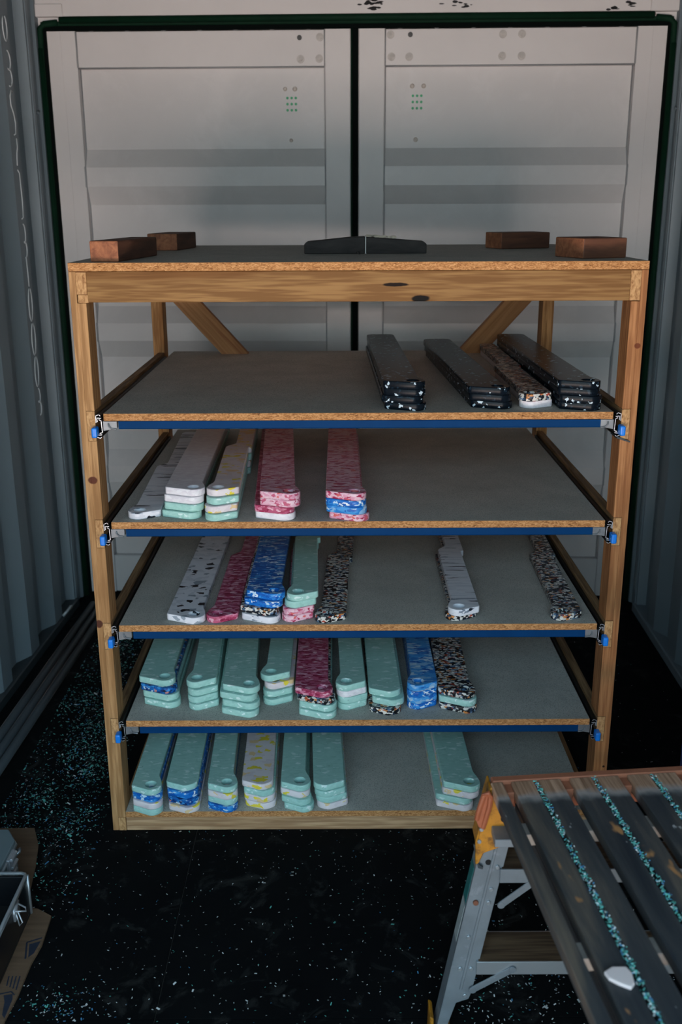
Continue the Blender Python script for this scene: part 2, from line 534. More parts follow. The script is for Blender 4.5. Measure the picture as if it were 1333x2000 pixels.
# ------------------------------------------------------------------ container shell (local: door plane y=0, camera side y<0)
XW = 1.175
def corrugated(sign):
    """side wall with trapezoid corrugations; inner flats at X=+-1.175"""
    b = MB()
    prof = [(-.165, -.006), (-.175, 0), (-.337, .036)]
    prof = [(-.150, .0), (-.165, .0), (-.172, .036), (-.268, .036), (-.337, .0), (-.424, .0)]
    y = -.424
    while y > -CLEN:
        prof += [(y-.066, .036), (y-.136, .036), (y-.204, .0), (y-.290, .0)]
        y -= .290
    z0, z1 = .035, 2.35
    vs, fs = [], []
    for (yy, d) in prof:
        vs += [(sign*(XW+d), yy, z0), (sign*(XW+d), yy, z1)]
    for i in range(len(prof)-1):
        fs.append((2*i, 2*i+1, 2*i+3, 2*i+2))
    b.add(vs, fs)
    # outer skin gives the sheet thickness
    vs2 = [(sign*(XW+d+.004), yy, z) for (yy, d) in prof for z in (z0, z1)]
    b.add(vs2, fs)
    return b
for side, sgn in (('left', -1), ('right', 1)):
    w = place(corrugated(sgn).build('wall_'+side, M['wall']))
    tag(w, 'white corrugated steel side wall of the container on the %s' % side, 'wall', kind='structure')
    b = MB()      # bottom side rail
    b.box(sgn*(XW-.012), sgn*(XW+.05), -CLEN, -.14, 0, .038)
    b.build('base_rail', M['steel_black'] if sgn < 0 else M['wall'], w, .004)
    b = MB()
    b.box(sgn*(XW-.01), sgn*(XW+.05), -CLEN, -.14, 2.34, 2.40)
    b.build('top_rail', M['wall'], w, .004)

# caulk bead squiggle down the left wall
b = MB()
def bead(pts):
    b.tube([(-XW+.0008, -.378+p, q) for (p, q) in pts], .0026, 6)
def ring_pts(zc, h, w, a0=0, a1=360, n=16, skew=0):
    return [(w*math.sin(R(a0+(a1-a0)*i/n))+skew*math.cos(R(a0+(a1-a0)*i/n)), zc+h*math.cos(R(a0+(a1-a0)*i/n))) for i in range(n+1)]
bead(ring_pts(2.20, .040, .020, 20, 330))
bead(ring_pts(2.10, .030, .024, 0, 200) + ring_pts(2.045, .028, .026, 20, 200))
bead([(.020, 2.00), (.004, 2.005), (-.012, 1.985), (-.010, 1.955), (.010, 1.93), (.020, 1.90), (.012, 1.865), (-.006, 1.86)])
bead([(.014, 1.85), (.016, 1.82), (.004, 1.80), (-.002, 1.76)])
bead([(-.004, 1.745), (.012, 1.735), (.016, 1.64), (.010, 1.585), (-.006, 1.58)])
bead(ring_pts(1.53, .032, .016, 0, 200) + ring_pts(1.475, .028, .018, 10, 190))
bead([(0, 1.445), (.004, 1.38), (.002, 1.345)])
for (zc, h, w_) in ((1.28, .058, .018), (1.155, .058, .019), (1.035, .055, .018)):
    bead(ring_pts(zc, h, w_, 5, 355, 20, .004))
bead(ring_pts(.945, .026, .014, 0, 220) + ring_pts(.898, .026, .016, 10, 200))
w = bpy.data.objects['wall_left']
b.build('sealant_bead', M['bead'], w, smooth=True)

# corner posts and header make the end frame
fr = MB()
for s in (-1, 1):
    fr.prism([(s*1.19, -.150), (s*1.172, -.150), (s*1.170, -.132), (s*1.186, -.120), (s*1.186, -.050), (s*1.176, -.042), (s*1.176, .05), (s*1.25, .05), (s*1.25, -.150)], 'z', 0, 2.42)
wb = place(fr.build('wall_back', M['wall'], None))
tag(wb, 'white steel end frame around the container doors', 'wall', kind='structure')
b = MB()
b.box(-1.25, 1.25, -.02, .055, 2.292, 2.42)
b.build('header', M['door_rail'], wb, .003)
b = MB()
b.box(-1.25, 1.25, .056, .08, -.02, 2.45)  # added backing plate, keeps outside light from leaking through the door gaps
b.build('leak_backing', M['gasket_dark'], wb)
for s in (-1, 1):
    b = MB()
    b.box(min(s*1.10, s*1.185), max(s*1.10, s*1.185), .0, .054, 2.256, 2.292)
    b.build('gusset', M['door_rail'], wb)
    b = MB()
    b.prism([(s*1.186, 2.292), (s*1.075, 2.292), (s*1.075, 2.335), (s*1.186, 2.335)], 'y', -.026, -.0195)
    b.build('corner_plate', M['door_rail'], wb, .002)
    b = MB()
    b.cyl((s*1.176, -.10, 1.955), (s*1.190, -.04, 1.965), .006, 8)
    b.build('corner_lug', M['wall'], wb, smooth=True)
# scuffs on the header: smears of black rubber
def smear(px, pz, n, sx, sz, seed):
    r2 = random.Random(seed)
    b = MB()
    for i in range(n):
        x, z = px+r2.gauss(0, sx), pz+r2.gauss(0, sz)
        z = max(z, 2.296)
        l, h = r2.uniform(.004, .014), r2.uniform(.0015, .005)
        q = [(x-l, z), (x-l*.4, z+h), (x+l*.5, z+h*.7), (x+l, z-h*.2), (x+l*.2, z-h), (x-l*.6, z-h*.8)]
        b.prism(q, 'y', -.0206, -.0200)
    b.build('rubber_scuff', M['lintel_smudge'], wb)
smear(.065, 2.325, 26, .018, .010, 1)
smear(.385, 2.325, 10, .018, .010, 2)
smear(.945, 2.303, 7, .016, .003, 3)
smear(1.0, 2.316, 6, .012, .005, 4)

# ceiling, floor
b = MB()
b.box(-1.25, 1.25, -CLEN, .06, 2.40, 2.45)
c_ = place(b.build('ceiling', M['ceiling']))
tag(c_, 'dark container roof', 'ceiling', kind='structure')
b = MB()
b.box(-1.25, 1.25, -CLEN, .06, -.06, -.006)
fl = place(b.build('floor', M['seam']))
tag(fl, 'black plywood container floor', 'floor', kind='structure')
# plywood sheets of the floor (world aligned seams at x=-.437, y=-.66)
for (x0, x1) in ((-1.25, -.437), (-.437, .783), (.783, 1.28)):
    for (y0, y1) in ((-4.1, -3.10), (-3.10, -.661), (-.661, 1.77)):
        g = .0011
        b = MB()
        b.box(x0+g, x1-g, y0+g, y1-g, -.006, 0)
        o = b.build('floor_panel', M['floor'])
        o.parent = fl
        bpy.context.view_layer.update()
        o.matrix_parent_inverse = fl.matrix_world.inverted()

# made-up screen outside the open end, cuts low sky light and bounces some in
b = MB()
b.box(-8, 8, -8.7, -8.5, -.1, SCREEN_H)
o = b.build('wall_front', M['yard'])
tag(o, 'added pale grey screen shaping the light into the open container end', 'wall', kind='structure')

# doors
def door(sgn, n):
    """sgn -1 left leaf, +1 right leaf"""
    xo, xi = 1.150, .016        # outer and inner edges
    so, si = 1.040, .116        # stile edges towards the panel
    if sgn < 0:
        xi, si = .012, .110
    X = lambda v: sgn*v
    root = empty('door_%d' % n)
    place(root)
    tag(root, 'white steel container door leaf on the %s' % ('left' if sgn < 0 else 'right'), 'door', kind='structure')
    def bx(a, c, *r):
        return (min(X(a), X(c)), max(X(a), X(c))) + r
    b = MB()
    b.box(*bx(xo, so, 0, .05, .01, 2.255))
    b.box(*bx(1.098, 1.094, -.0012, 0, .02, 2.25))
    b.build('hinge_stile', M['door_rail'], root, .004)
    b = MB()
    b.box(*bx(si, xi, 0, .05, .01, 2.25))
    b.build('meeting_stile', M['door_rail'], root, .004)
    b = MB()
    b.box(*bx(so, si, .006, .05, 2.118, 2.245))
    b.build('top_rail', M['door_rail'], root, .002)
    b = MB()
    b.box(*bx(so, si, .006, .05, .01, .176))
    b.build('bottom_rail', M['door_rail'], root, .003)
    # corrugated panel
    D = .034
    prof = [(2.118, D)]
    for top in (1.832, 1.236, .642):
        prof += [(top, D), (top-.066, .003), (top-.136, .003), (top-.205, D)]
    prof += [(.176, D)]
    vs, fs = [], []
    for (z, y) in prof:
        vs += [(X(so), y, z), (X(si), y, z)]
    for i in range(len(prof)-1):
        fs.append((2*i, 2*i+1, 2*i+3, 2*i+2))
    b = MB()
    b.add(vs, fs)
    b.add([(v[0], v[1]+.004, v[2]) for v in vs], fs)
    b.build('corrugated_panel', M['door'], root)
    # sealant lines around the panel
    b = MB()
    path = [(X(so), y-.001, z) for (z, y) in prof]
    b.tube(path, .004, 6)
    b.tube([(X(si), y-.001, z) for (z, y) in prof], .0025, 6)
    b.tube([(X(so), .004, 2.118), (X(si), .004, 2.118)], .003, 6)
    b.tube([(X(so), .003, 2.245), (X(so), .003, 2.12)], .004, 6)
    b.tube([(X(si), .003, 2.245), (X(si), .003, 2.12)], .0025, 6)
    b.build('sealant_line', M['caulk'], root, smooth=True)
    return root
d1 = door(-1, 1)
d2 = door(1, 2)

def bolt(root, x, z, dark=False, y=.006):
    b = MB()
    n = 14
    if not dark:
        b.cyl((x, y+.001, z), (x, y-.003, z), .0145, n)
        b.cyl((x, y-.003, z), (x, y-.009, z), .0085, 6)
        b.cyl((x, y-.009, z), (x, y-.012, z), .005, 10)
    else:
        b.cyl((x, y+.001, z), (x, y-.004, z), .009, n)
        b.cyl((x, y-.004, z), (x, y-.009, z), .006, 6)
    b.build('bolt', M['bolt_dark'] if dark else M['bolt'], root)
for (x, z, dk) in ((-.203, 2.218, True), (-.127, 2.219, False), (-.200, 2.145, False), (-.130, 2.146, False)):
    bolt(d1, x, z, dk)
for (x, z, dk) in ((.135, 2.225, False), (.208, 2.225, True), (.139, 2.150, False), (.205, 2.150, False),
                   (.549, 2.224, False), (.619, 2.224, False), (.549, 2.150, False), (.621, 2.150, False)):
    bolt(d2, x, z, dk)
def vent(root, x0, x1, z0, z1, spots):
    for i in range(3):
        for j in range(3):
            x, z = x0+(x1-x0)*i/2, z0+(z1-z0)*j/2
            b = MB()
            b.tube([(x, .0345, z), (x, .0325, z)], .0050, 10)
            b.build('vent_hole', M['vent'], root)
    for (x, z, r) in spots:
        b = MB()
        b.tube([(x, .034, z), (x, .0305, z)], [r, r*.6], 10)
        b.build('weld_spot', M['spot'], root)
vent(d1, -.254, -.222, 1.970, 2.013, ((-.262, 2.045, .008), (-.225, 2.045, .009), (-.242, 1.862, .007)))
vent(d2, .222, .254, 1.974, 2.018, ((.219, 2.052, .009), (.262, 2.052, .009), (.235, 1.862, .009)))
# small tack welds along the top edge of each leaf
for root, s in ((d1, -1), (d2, 1)):
    for i in range(7):
        x = s*(.17+i*.135)
        b = MB()
        b.tube([(x-.008, .004, 2.247), (x+.008, .004, 2.247)], .003, 6)
        b.build('tack_weld', M['caulk'], root, smooth=True)

# rubber gasket: outer frame and the strip between the leaves
g = MB()
for s in (-1, 1):
    g.prism([(s*1.178, -.010), (s*1.166, -.026), (s*1.158, -.024), (s*1.157, -.004), (s*1.178, -.002)], 'z', .0, 2.235)
g.box(-1.165, 1.165, -.012, -.002, 2.262, 2.276)
t1 = place(g.build('trim_1', M['gasket'], None, .002))
tag(t1, 'dark green rubber seal running around the container doors', 'door seal', kind='structure')
b = MB()
for s in (-1, 1):
    b.prism([(s*1.160, -.012), (s*1.148, -.010), (s*1.146, .02), (s*1.160, .02)], 'z', 0, 2.26)
b.box(-1.16, 1.16, -.008, .02, 2.246, 2.266)
b.build('seal_shade_strip', M['gasket_dark'], t1)  # near-black strip standing in for the shade inside the green seal
b = MB()
b.tube([(-1.09, -.018, 2.281), (0, -.018, 2.282), (1.09, -.018, 2.281)], .0125, 8)
b.build('top_bulb', M['gasket'], t1, smooth=True)
for s in (-1, 1):
    b = MB()
    b.tube([(s*1.100, -.016, 2.272), (s*1.150, -.016, 2.268), (s*1.166, -.016, 2.252), (s*1.168, -.016, 2.16)], .0115, 8)
    b.build('corner_bulb', M['gasket'], t1, smooth=True)
    b = MB()
    b.tube([(s*1.170, -.018, 2.185), (s*1.170, -.018, .0)], .013, 8)
    b.build('side_bulb', M['gasket'], t1, smooth=True)
b = MB()
b.box(-.012, .016, -.002, .045, .01, 2.25)
t2 = place(b.build('trim_2', M['gasket_dark']))
tag(t2, 'black rubber strip in the gap between the two doors', 'door seal', kind='structure')
b = MB()
b.tube([(-.009, -.003, .01), (-.009, -.003, 2.25)], .0035, 6)
b.build('green_lip', M['gasket'], t2, smooth=True)

# ------------------------------------------------------------------ shelving rack (front plane y=0)
rack = empty('shelving_rack')
tag(rack, 'tall pine shelving rack with pull-out particle board shelves on blue bars', 'shelving rack')
SZ = {1: 1.149, 2: .878, 3: .603, 4: .332}      # tops of the sliding shelves
XO, XI = .6645, .6285                           # post outer and inner faces
BACK = 1.07
RX0, RX1 = .6285, .6485                         # runner rail
def rail_z(i):
    return SZ[i]-.066, SZ[i]+.006
for s, nm in ((-1, 'l'), (1, 'r')):
    def bx(b, x0, x1, *r, **k):
        b.box(min(s*x0, s*x1), max(s*x0, s*x1), *r, **k)
    # front post with housings for the rails
    b = MB()
    bx(b, RX1+.0006, XO, 0, .07, 0, 1.4785)
    zz = [0.0 if s > 0 else .0]
    cuts = [(.0, .040)] + sorted([rail_z(i) for i in SZ]) + [(1.4085, 1.4785)]
    lo = cuts[0][1]+.0006
    for c in cuts[1:]:
        bx(b, XI, RX1+.0006, 0, .07, lo, c[0]-.0006)
        lo = c[1]+.0006
    b.build('post', M['post_'+nm], rack, .0008)
    # back post
    b = MB()
    bx(b, XI-.001, XO, BACK-.07, BACK, 0, 1.478)
    b.build('post', M['pine_z'], rack, .001)
    # side rails: top, each shelf level, bottom
    b = MB()
    bx(b, XI-.004, RX1, -.0008, BACK-.072, 1.4095 if s > 0 else 1.4275, 1.4775, front=1)
    b.build('top_side_rail', [M['pine_y'], M['endgrain']], rack, .0006)
    if s < 0:
        b = MB()
        bx(b, XI-.006, RX1-.002, -.0008, .06, 1.4085, 1.4267, front=1)
        b.build('packing_block', [M['pine_y'], M['endgrain']], rack, .0006)
    for i in SZ:
        z0, z1 = rail_z(i)
        b = MB()
        bx(b, RX0, RX1, -.0006, BACK-.072, z0, z1, front=1)
        b.build('shelf_runner', [M['rail'], M['endgrain']], rack, .0006)
    b = MB()
    bx(b, XI, RX1, -.0006, BACK-.072, 0, .040, front=1)
    b.build('bottom_side_rail', [M['pine_y'], M['endgrain']], rack, .0006)

b = MB()
b.box(-.6635, .6635, -.004, 1.045, 1.4795, 1.4985, 1, top=0)
b.build('top_board', [M['chip_top'], M['chip_edge']], rack, .0006)
b = MB()
b.box(-.6243, .6243, -.001, .034, 1.4095, 1.4785)
b.build('front_beam', M['beam'], rack, .0012)
b = MB()
b.box(-.6275, .6275, BACK-.035, BACK, 1.4095, 1.4785)
b.build('back_beam', M['pine_x'], rack, .0012)
b = MB()
b.box(-.6275, .6275, 0, .035, 0, .0405)
b.build('bottom_front_rail', M['pine_x'], rack, .0012)
b = MB()
b.box(-.6275, .6275, -.0015, 1.03, .0415, .0585, 1, top=0)
b.build('bottom_board', [M['chip_top'], M['chip_edge']], rack, .0005)
# corner braces at the back, down to a cross rail
for s in (-1, 1):
    b = MB()
    p0, p1 = Vector((s*.618, 0, 1.400)), Vector((s*.310, 0, 1.056))
    d = (p1-p0).normalized()
    n_ = Vector((0, 1, 0)).cross(d)
    b.obox((p0+p1)/2 + Vector((0, BACK-.0525, 0)), d, Vector((0, 1, 0)), n_, (p1-p0).length/2, .0165, .0335)
    b.build('brace', M['brace_l' if s < 0 else 'brace_r'], rack, .001)
b = MB()
b.box(-.6275, .6275, BACK-.034, BACK, .985, 1.055)
b.build('back_rail', M['pine_x'], rack, .001)

# telescopic slide profile pieces, shared
def slide_profile(b, s, x_out, zc, y0, y1):
    """thin bent sheet channels; x_out is the rail face, growing towards the shelf"""
    th = .0016
    def strip(pts, mi):
        # pts: (dx, dz) from rail face / centre
        for (a, c) in zip(pts[:-1], pts[1:]):
            ax, az = s*(x_out-a[0]), zc+a[1]
            cx, cz = s*(x_out-c[0]), zc+c[1]
            d = Vector((cx-ax, cz-az))
            nrm = Vector((-d.y, d.x)).normalized()*th/2
            e_ = d.normalized()*th/2
            q = [(ax-e_.x+nrm.x, az-e_.y+nrm.y), (cx+e_.x+nrm.x, cz+e_.y+nrm.y), (cx+e_.x-nrm.x, cz+e_.y-nrm.y), (ax-e_.x-nrm.x, az-e_.y-nrm.y)]
            n = len(b.f)
            b.prism(q, 'y', y0, y1, 0)
            # bright cut ends at the front
            b.m[n] = 1
    strip([(.0012, .010), (.0012, .026), (.009, .029), (.0115, .026)], 0)
    strip([(.0012, -.010), (.0012, -.026), (.009, -.029), (.0115, -.026)], 0)
    strip([(.0042, .012), (.0042, .021), (.013, .020)], 0)
    strip([(.0042, -.012), (.0042, -.021), (.013, -.020)], 0)
    strip([(.009, .0165), (.0135, .0145), (.0150, -.0145), (.009, -.0165)], 0)

SHW = .6085
for i, z in SZ.items():
    b = MB()
    b.box(-SHW, SHW, 0, 1.07, z-.0175, z, 1, top=0)
    sh = b.build('shelf_board', [M['chip_top'], M['chip_edge']], rack, .0005)
    b = MB()
    b.box(-.574, .580, .001, .020, z-.0365, z-.0185)
    b.box(-.574, .580, .001, .0035, z-.0378, z-.0365)
    b.build('front_bar', M['blue_bar'], sh, .0008)
    for s in (-1, 1):
        b = MB()
        slide_profile(b, s, .6283, z-.031, .0, .97)
        b.build('slide', [M['black_steel'], M['zinc']], sh)
        # blue release lever cap
        b = MB()
        cx, cz = s*.6285, z-.0425
        b.obox((cx, -.009, cz), (1, 0, 0), (0, 1, 0), (0, 0, 1), .0068, .013, .0125)
        cp = b.build('slide_cap', M['blue_cap'], sh, .004, seg=3)
        # grey steel end bracket joining bar and slide
        b = MB()
        x0, x1 = s*.612, s*.578
        b.prism([(x0, z-.019), (x1, z-.019), (x1, z-.036), (s*.588, z-.039), (x0, z-.043)], 'y', .004, .018)
        b.tube([(s*.598, .003, z-.024), (s*.5975, .000, z-.030), (s*.592, .002, z-.0365), (s*.580, .002, z-.038)], .0022, 6)
        b.build('bar_bracket', M['bracket'], sh, .0008)
# loose wedge under the upper right slide
b = MB()
b.prism([(.618, 1.086), (.652, 1.075), (.652, 1.078), (.622, 1.0895)], 'y', -.006, .05)
b.build('shim', M['steel_black'], rack)

# ------------------------------------------------------------------ plastic planks
TH = .018
def arc(cx, cy, r, a0, a1, n):
    return [(cx+r*math.cos(R(a0+(a1-a0)*i/n)), cy+r*math.sin(R(a0+(a1-a0)*i/n))) for i in range(n+1)]
def outline(kind):
    """plan of a plank; x from its left side, y from its front tip to the back. returns outline (ccw), hole or None"""
    L = .93
    if kind in ('A', 'N'):
        wb, wt = (.088, .100) if kind == 'A' else (.067, .081)
        rr = .0285
        cx, cy = wt-rr, rr
        hole = (cx-.001, cy+.001, .0145)
        # tangent from the left corner to the round end
        lc = .010
        ly = .032 if kind == 'A' else .026
        p = arc(lc, ly+.004, lc, 180, 258, 5)
        p += arc(cx, cy, rr, 262, 380, 12)
        # concave neck back to the body side
        ye = cy+.055
        x0, y0 = p[-1]
        for i in range(1, 8):
            t = i/7
            h = t*t*(3-2*t)
            p.append((x0+(wb-x0)*h, y0+(ye-y0)*t))
        p += arc(wb-.022, L-.022, .022, 0, 90, 5)
        p += arc(.022, L-.022, .022, 90, 180, 5)
        return p, hole
    if kind == 'B':
        w = .081
        lb = .014
        rr = .0275
        cx, cy = rr, rr
        hole = (cx+.001, cy+.001, .0145)
        p = arc(cx, cy, rr, 160, 278, 12)
        p += arc(w-.010, .032, .010, 282, 360, 5)
        ys = .455
        p += [(w, ys-.004), (w+.002, ys), (w+.008, ys+.002), (w+.009, ys+.008)]
        p += arc(w+.009-.02, L-.02, .02, 0, 90, 5)
        p += arc(.041+.02, L-.02, .02, 90, 180, 5)
        p += [(.041, ys+.055), (.036, ys+.045), (.020, ys+.024), (lb, ys+.012)]
        ye = cy+.058
        x1, y1 = p[0]
        for i in range(0, 7):
            t = i/7
            h = t*t*(3-2*t)
            p.append((lb+(x1-lb)*h, ye+(y1-ye)*t))
        return p, hole
    # plain asymmetric end
    w = .085
    p = arc(.012, .030, .012, 180, 254, 5)
    p += arc(w-.032, .026, .026, 258, 300, 5) + arc(w-.024, .028, .024, 305, 360, 5)
    p += arc(w-.022, L-.022, .022, 0, 90, 5)
    p += arc(.022, L-.022, .022, 90, 180, 5)
    if kind == 'D':
        p = [(w-x, y) for (x, y) in reversed(p)]
    return p, None

def inset(p, d):
    n = len(p)
    out = []
    for i in range(n):
        a, b_, c = Vector(p[i-1]), Vector(p[i]), Vector(p[(i+1) % n])
        e1, e2 = (b_-a), (c-b_)
        if e1.length < 1e-7: e1 = e2
        if e2.length < 1e-7: e2 = e1
        n1 = Vector((-e1.y, e1.x)).normalized()
        n2 = Vector((-e2.y, e2.x)).normalized()
        m = (n1+n2)
        m = m.normalized() if m.length > 1e-6 else n1
        k = d/max(.5, m.dot(n1))
        out.append((b_.x+m.x*k, b_.y+m.y*k))
    return out

def plank_bm(kind):
    o, hole = outline(kind)
    q = [o[0]]
    for a in o[1:]:
        if (Vector(a)-Vector(q[-1])).length > 4e-4:
            q.append(a)
    o = q
    bev = .0022
    oi = inset(o, bev)
    om = inset(o, bev*.3)
    bm = bmesh.new()
    def ring(pts, z):
        return [bm.verts.new((x, y, z)) for (x, y) in pts]
    rings = [ring(oi, 0), ring(om, bev*.3), ring(o, bev), ring(o, TH-bev), ring(om, TH-bev*.3), ring(oi, TH)]
    n = len(o)
    for a, b_ in zip(rings[:-1], rings[1:]):
        for i in range(n):
            f = bm.faces.new((a[i], a[(i+1) % n], b_[(i+1) % n], b_[i]))
            f.smooth = True
    hr = None
    if hole:
        def hring(r, z):
            return [bm.verts.new((hole[0]+r*math.cos(2*math.pi*k/20), hole[1]+r*math.sin(2*math.pi*k/20), z)) for k in range(20)]
        hr = [hring(hole[2]+.0015, 0), hring(hole[2], .002), hring(hole[2], TH-.0025), hring(hole[2]+.002, TH)]
        for a, b_ in zip(hr[:-1], hr[1:]):
            for i in range(20):
                f = bm.faces.new((a[(i+1) % 20], a[i], b_[i], b_[(i+1) % 20]))
                f.smooth = True
    bm.edges.index_update()
    for idx, hi in ((0, 0), (-1, -1)):
        edges = [bm.edges.get((rings[idx][i], rings[idx][(i+1) % n])) for i in range(n)]
        if hr:
            edges += [bm.edges.get((hr[hi][i], hr[hi][(i+1) % 20])) for i in range(20)]
        bmesh.ops.triangle_fill(bm, edges=edges, use_beauty=True)
    bmesh.ops.recalc_face_normals(bm, faces=bm.faces)
    return bm

_pm = {}
def plank_mesh(kind, mat):
    if (kind, mat) not in _pm:
        if kind not in _pm:
            bm = plank_bm(kind)
            me = bpy.data.meshes.new('plank')
            bm.to_mesh(me)
            bm.free()
            _pm[kind] = me
        me = _pm[kind].copy()
        me.materials.clear()
        me.materials.append(P[mat])
        _pm[(kind, mat)] = me
    return _pm[(kind, mat)]

# shelf, plan kind, bottom (x, y), top (x, y), angle, colours from the top down, sideways jitter
STACKS = [
 (1, 'A', (.062, .014), (.060, -.004), -1.0, 'black black black black', (0, .001, -.004, .003)),
 (1, 'A', (.276, .030), (.268, .018), -2.4, 'black black black', (0, 0, .001)),
 (1, 'B', (.395, .040), (.391, .034), -1.0, 'terrazzo white', (0, 0)),
 (1, 'A', (.486, .008), (.478, -.006), -.8, 'black black black black', (0, -.001, .002, 0)),
 (2, 'B', (-.573, .016), (-.573, .016), -2.5, 'marble', (0,)),
 (2, 'A', (-.490, .015), (-.482, .032), -1.0, 'white white mint mint', (0, 0, .003, 0)),
 (2, 'B', (-.379, .000), (-.377, .030), -1.8, 'yellow mint yellow mint', (0, .001, -.002, 0)),
 (2, 'A', (-.254, .000), (-.241, -.010), -2.9, 'pink pink crimson white', (0, .004, -.006, 0)),
 (2, 'A', (-.072, -.006), (-.080, -.010), 0.0, 'pink blue lightblue pink', (0, -.003, -.004, 0)),
 (3, 'A', (-.492, .003), (-.492, .003), .9, 'dotted', (0,)),
 (3, 'B', (-.390, .009), (-.390, .009), .4, 'crimson', (0,)),
 (3, 'A', (-.299, .004), (-.287, .027), .5, 'blue blue terrazzo marble', (0, -.002, -.008, 0)),
 (3, 'B', (-.195, .012), (-.182, .019), -1.4, 'mint mint pink pink', (0, -.001, -.002, 0)),
 (3, 'B', (-.112, .006), (-.112, .006), 1.8, 'terrazzo', (0,)),
 (3, 'B', (.225, .016), (.231, .004), .2, 'marble terrazzo', (0, 0)),
 (3, 'B', (.496, .013), (.496, .013), 1.7, 'terrazzo', (0,)),
 (4, 'A', (-.577, .063), (-.592, .084), -.5, 'mint blueterrazzo mint mint', (0, .000, .001, 0)),
 (4, 'B', (-.453, .051), (-.460, .073), -3.0, 'mint mint mint mint', (0, .002, .000, 0)),
 (4, 'A', (-.360, .008), (-.359, .036), -2.5, 'mint mint mint mint', (0, -.006, .001, 0)),
 (4, 'B', (-.256, .078), (-.264, .111), -.2, 'mint yellow mint mint', (0, .008, .002, 0)),
 (4, 'A', (-.156, .000), (-.166, .015), -.3, 'crimson terrazzo mint mint', (0, .003, .004, 0)),
 (4, 'B', (-.055, .050), (-.058, .051), -1.6, 'mint white mint mint', (0, .001, .003, 0)),
 (4, 'C', (.031, .020), (.031, .051), -.7, 'mint mint terrazzo', (0, .009, 0)),
 (4, 'B', (.133, .051), (.133, .049), 0.0, 'lightblue blue lightblue blue', (0, -.001, 0, 0)),
 (4, 'A', (.218, .030), (.215, .042), 1.4, 'terrazzo mint terrazzo', (0, .001, 0)),
 (5, 'N', (-.607, -.023), (-.610, -.012), -.4, 'mint blue yellow mint', (0, .001, .001, 0)),
 (5, 'C', (-.512, -.014), (-.519, .008), -1.5, 'mint blue blueterrazzo yellow', (0, 0, 0, 0)),
 (5, 'N', (-.405, -.012), (-.405, -.003), -2.2, 'mint yellow mint blue', (0, 0, 0, 0)),
 (5, 'C', (-.306, .004), (-.314, .012), -1.5, 'yellow mint yellow yellow', (0, .002, 0, 0)),
 (5, 'N', (-.199, -.012), (-.208, .004), -.9, 'mint yellow mint mint', (0, -.004, -.004, 0)),
 (5, 'D', (-.110, .002), (-.119, .007), -2.2, 'mint mint mint yellow', (0, 0, 0, .0)),
 (5, 'A', (.214, -.010), (.232, -.004), -.8, 'mint yellow mint yellow', (0, .004, -.007, 0)),
]
DESC = {'mint': 'mint green plank', 'white': 'plain white plank', 'yellow': 'white plank with yellow flecks',
        'pink': 'pale pink plank', 'crimson': 'crimson flecked plank', 'blue': 'blue marbled plank', 'lightblue': 'light blue marbled plank',
        'terrazzo': 'multicoloured speckled plank', 'blueterrazzo': 'navy mixed plank', 'marble': 'white plank with black streaks',
        'dotted': 'white plank with black dots', 'black': 'black plank with white specks'}
ORD = ['first', 'second', 'third', 'fourth', 'fifth', 'sixth', 'seventh', 'eighth', 'ninth']
SHN = {1: 'highest pull-out shelf', 2: 'second pull-out shelf', 3: 'third pull-out shelf', 4: 'lowest pull-out shelf', 5: 'fixed bottom shelf'}
ZTOP = dict(SZ)
ZTOP[5] = .0585
cnt = {}
for (sh, kind, (bx0, by0), (tx, ty), ang, cols, jit) in STACKS:
    cnt[sh] = cnt.get(sh, 0)+1
    cl = cols.split()
    n = len(cl)
    for k in range(n):                     # k=0 is the lowest
        i = n-1-k
        f = k/(n-1) if n > 1 else 0
        o = bpy.data.objects.new('plastic_plank', plank_mesh(kind, cl[i]))
        col.objects.link(o)
        a = ang + (random.uniform(-.35, .35) if n > 1 and i else 0)
        o.location = (bx0+(tx-bx0)*f+jit[i], by0+(ty-by0)*f+(random.uniform(-.003, .003) if 0 < k < n-1 else 0), ZTOP[sh]+.0003+k*(TH+.0002))
        o.rotation_euler = (0, 0, R(-ang))
        st = '%s stack from left' % ORD[cnt[sh]-1] if n > 1 else '%s from left' % ORD[cnt[sh]-1]
        if n == 1:
            pos = 'lying alone'
        else:
            pos = 'topmost' if i == 0 else 'lowest' if k == 0 else '%s from top' % ORD[i]
        tag(o, '%s, %s, %s, %s' % (DESC[cl[i]], pos, st, SHN[sh]), 'plank', 'planks on the ' + SHN[sh])

# ------------------------------------------------------------------ timber blocks on top of the rack
ZB = 1.4988
def block(name, p0, p1, w, h, mats, label, bev=.003, side=1):
    """block with front-bottom edge from p0 to p1, going back by w"""
    a, c = Vector((p0[0], p0[1], 0)), Vector((p1[0], p1[1], 0))
    d = (c-a).normalized()
    n_ = Vector((-d.y, d.x, 0))*side
    L = (c-a).length
    b = MB()
    b.box(0, L, 0, w, 0, h)
    b.m[-3] = b.m[-1] = 1      # the two ends show end grain
    o = b.build(name, mats, None, bev, seg=2)
    o.location = (p0[0], p0[1], ZB)
    o.rotation_euler = (0, 0, math.atan2(d.y, d.x))
    return tag(o, label, 'timber block', 'timber blocks on the rack top')
bm_ = [M['block'], M['block_end']]
block('timber_block', (-.552, .024), (-.516, .330), .068, .047, bm_, 'reddish timber block nearest the front left corner of the rack top')
block('timber_block', (-.511, .635), (-.487, .860), .088, .047, bm_, 'brown timber block lying behind the front left block')
block('timber_block', (.428, .660), (.580, .715), .10, .046, bm_, 'dark brown timber block at the back right of the rack top')
block('timber_block', (.532, .088), (.645, .126), .13, .047, bm_, 'brown timber block nearest the front right corner of the rack top')
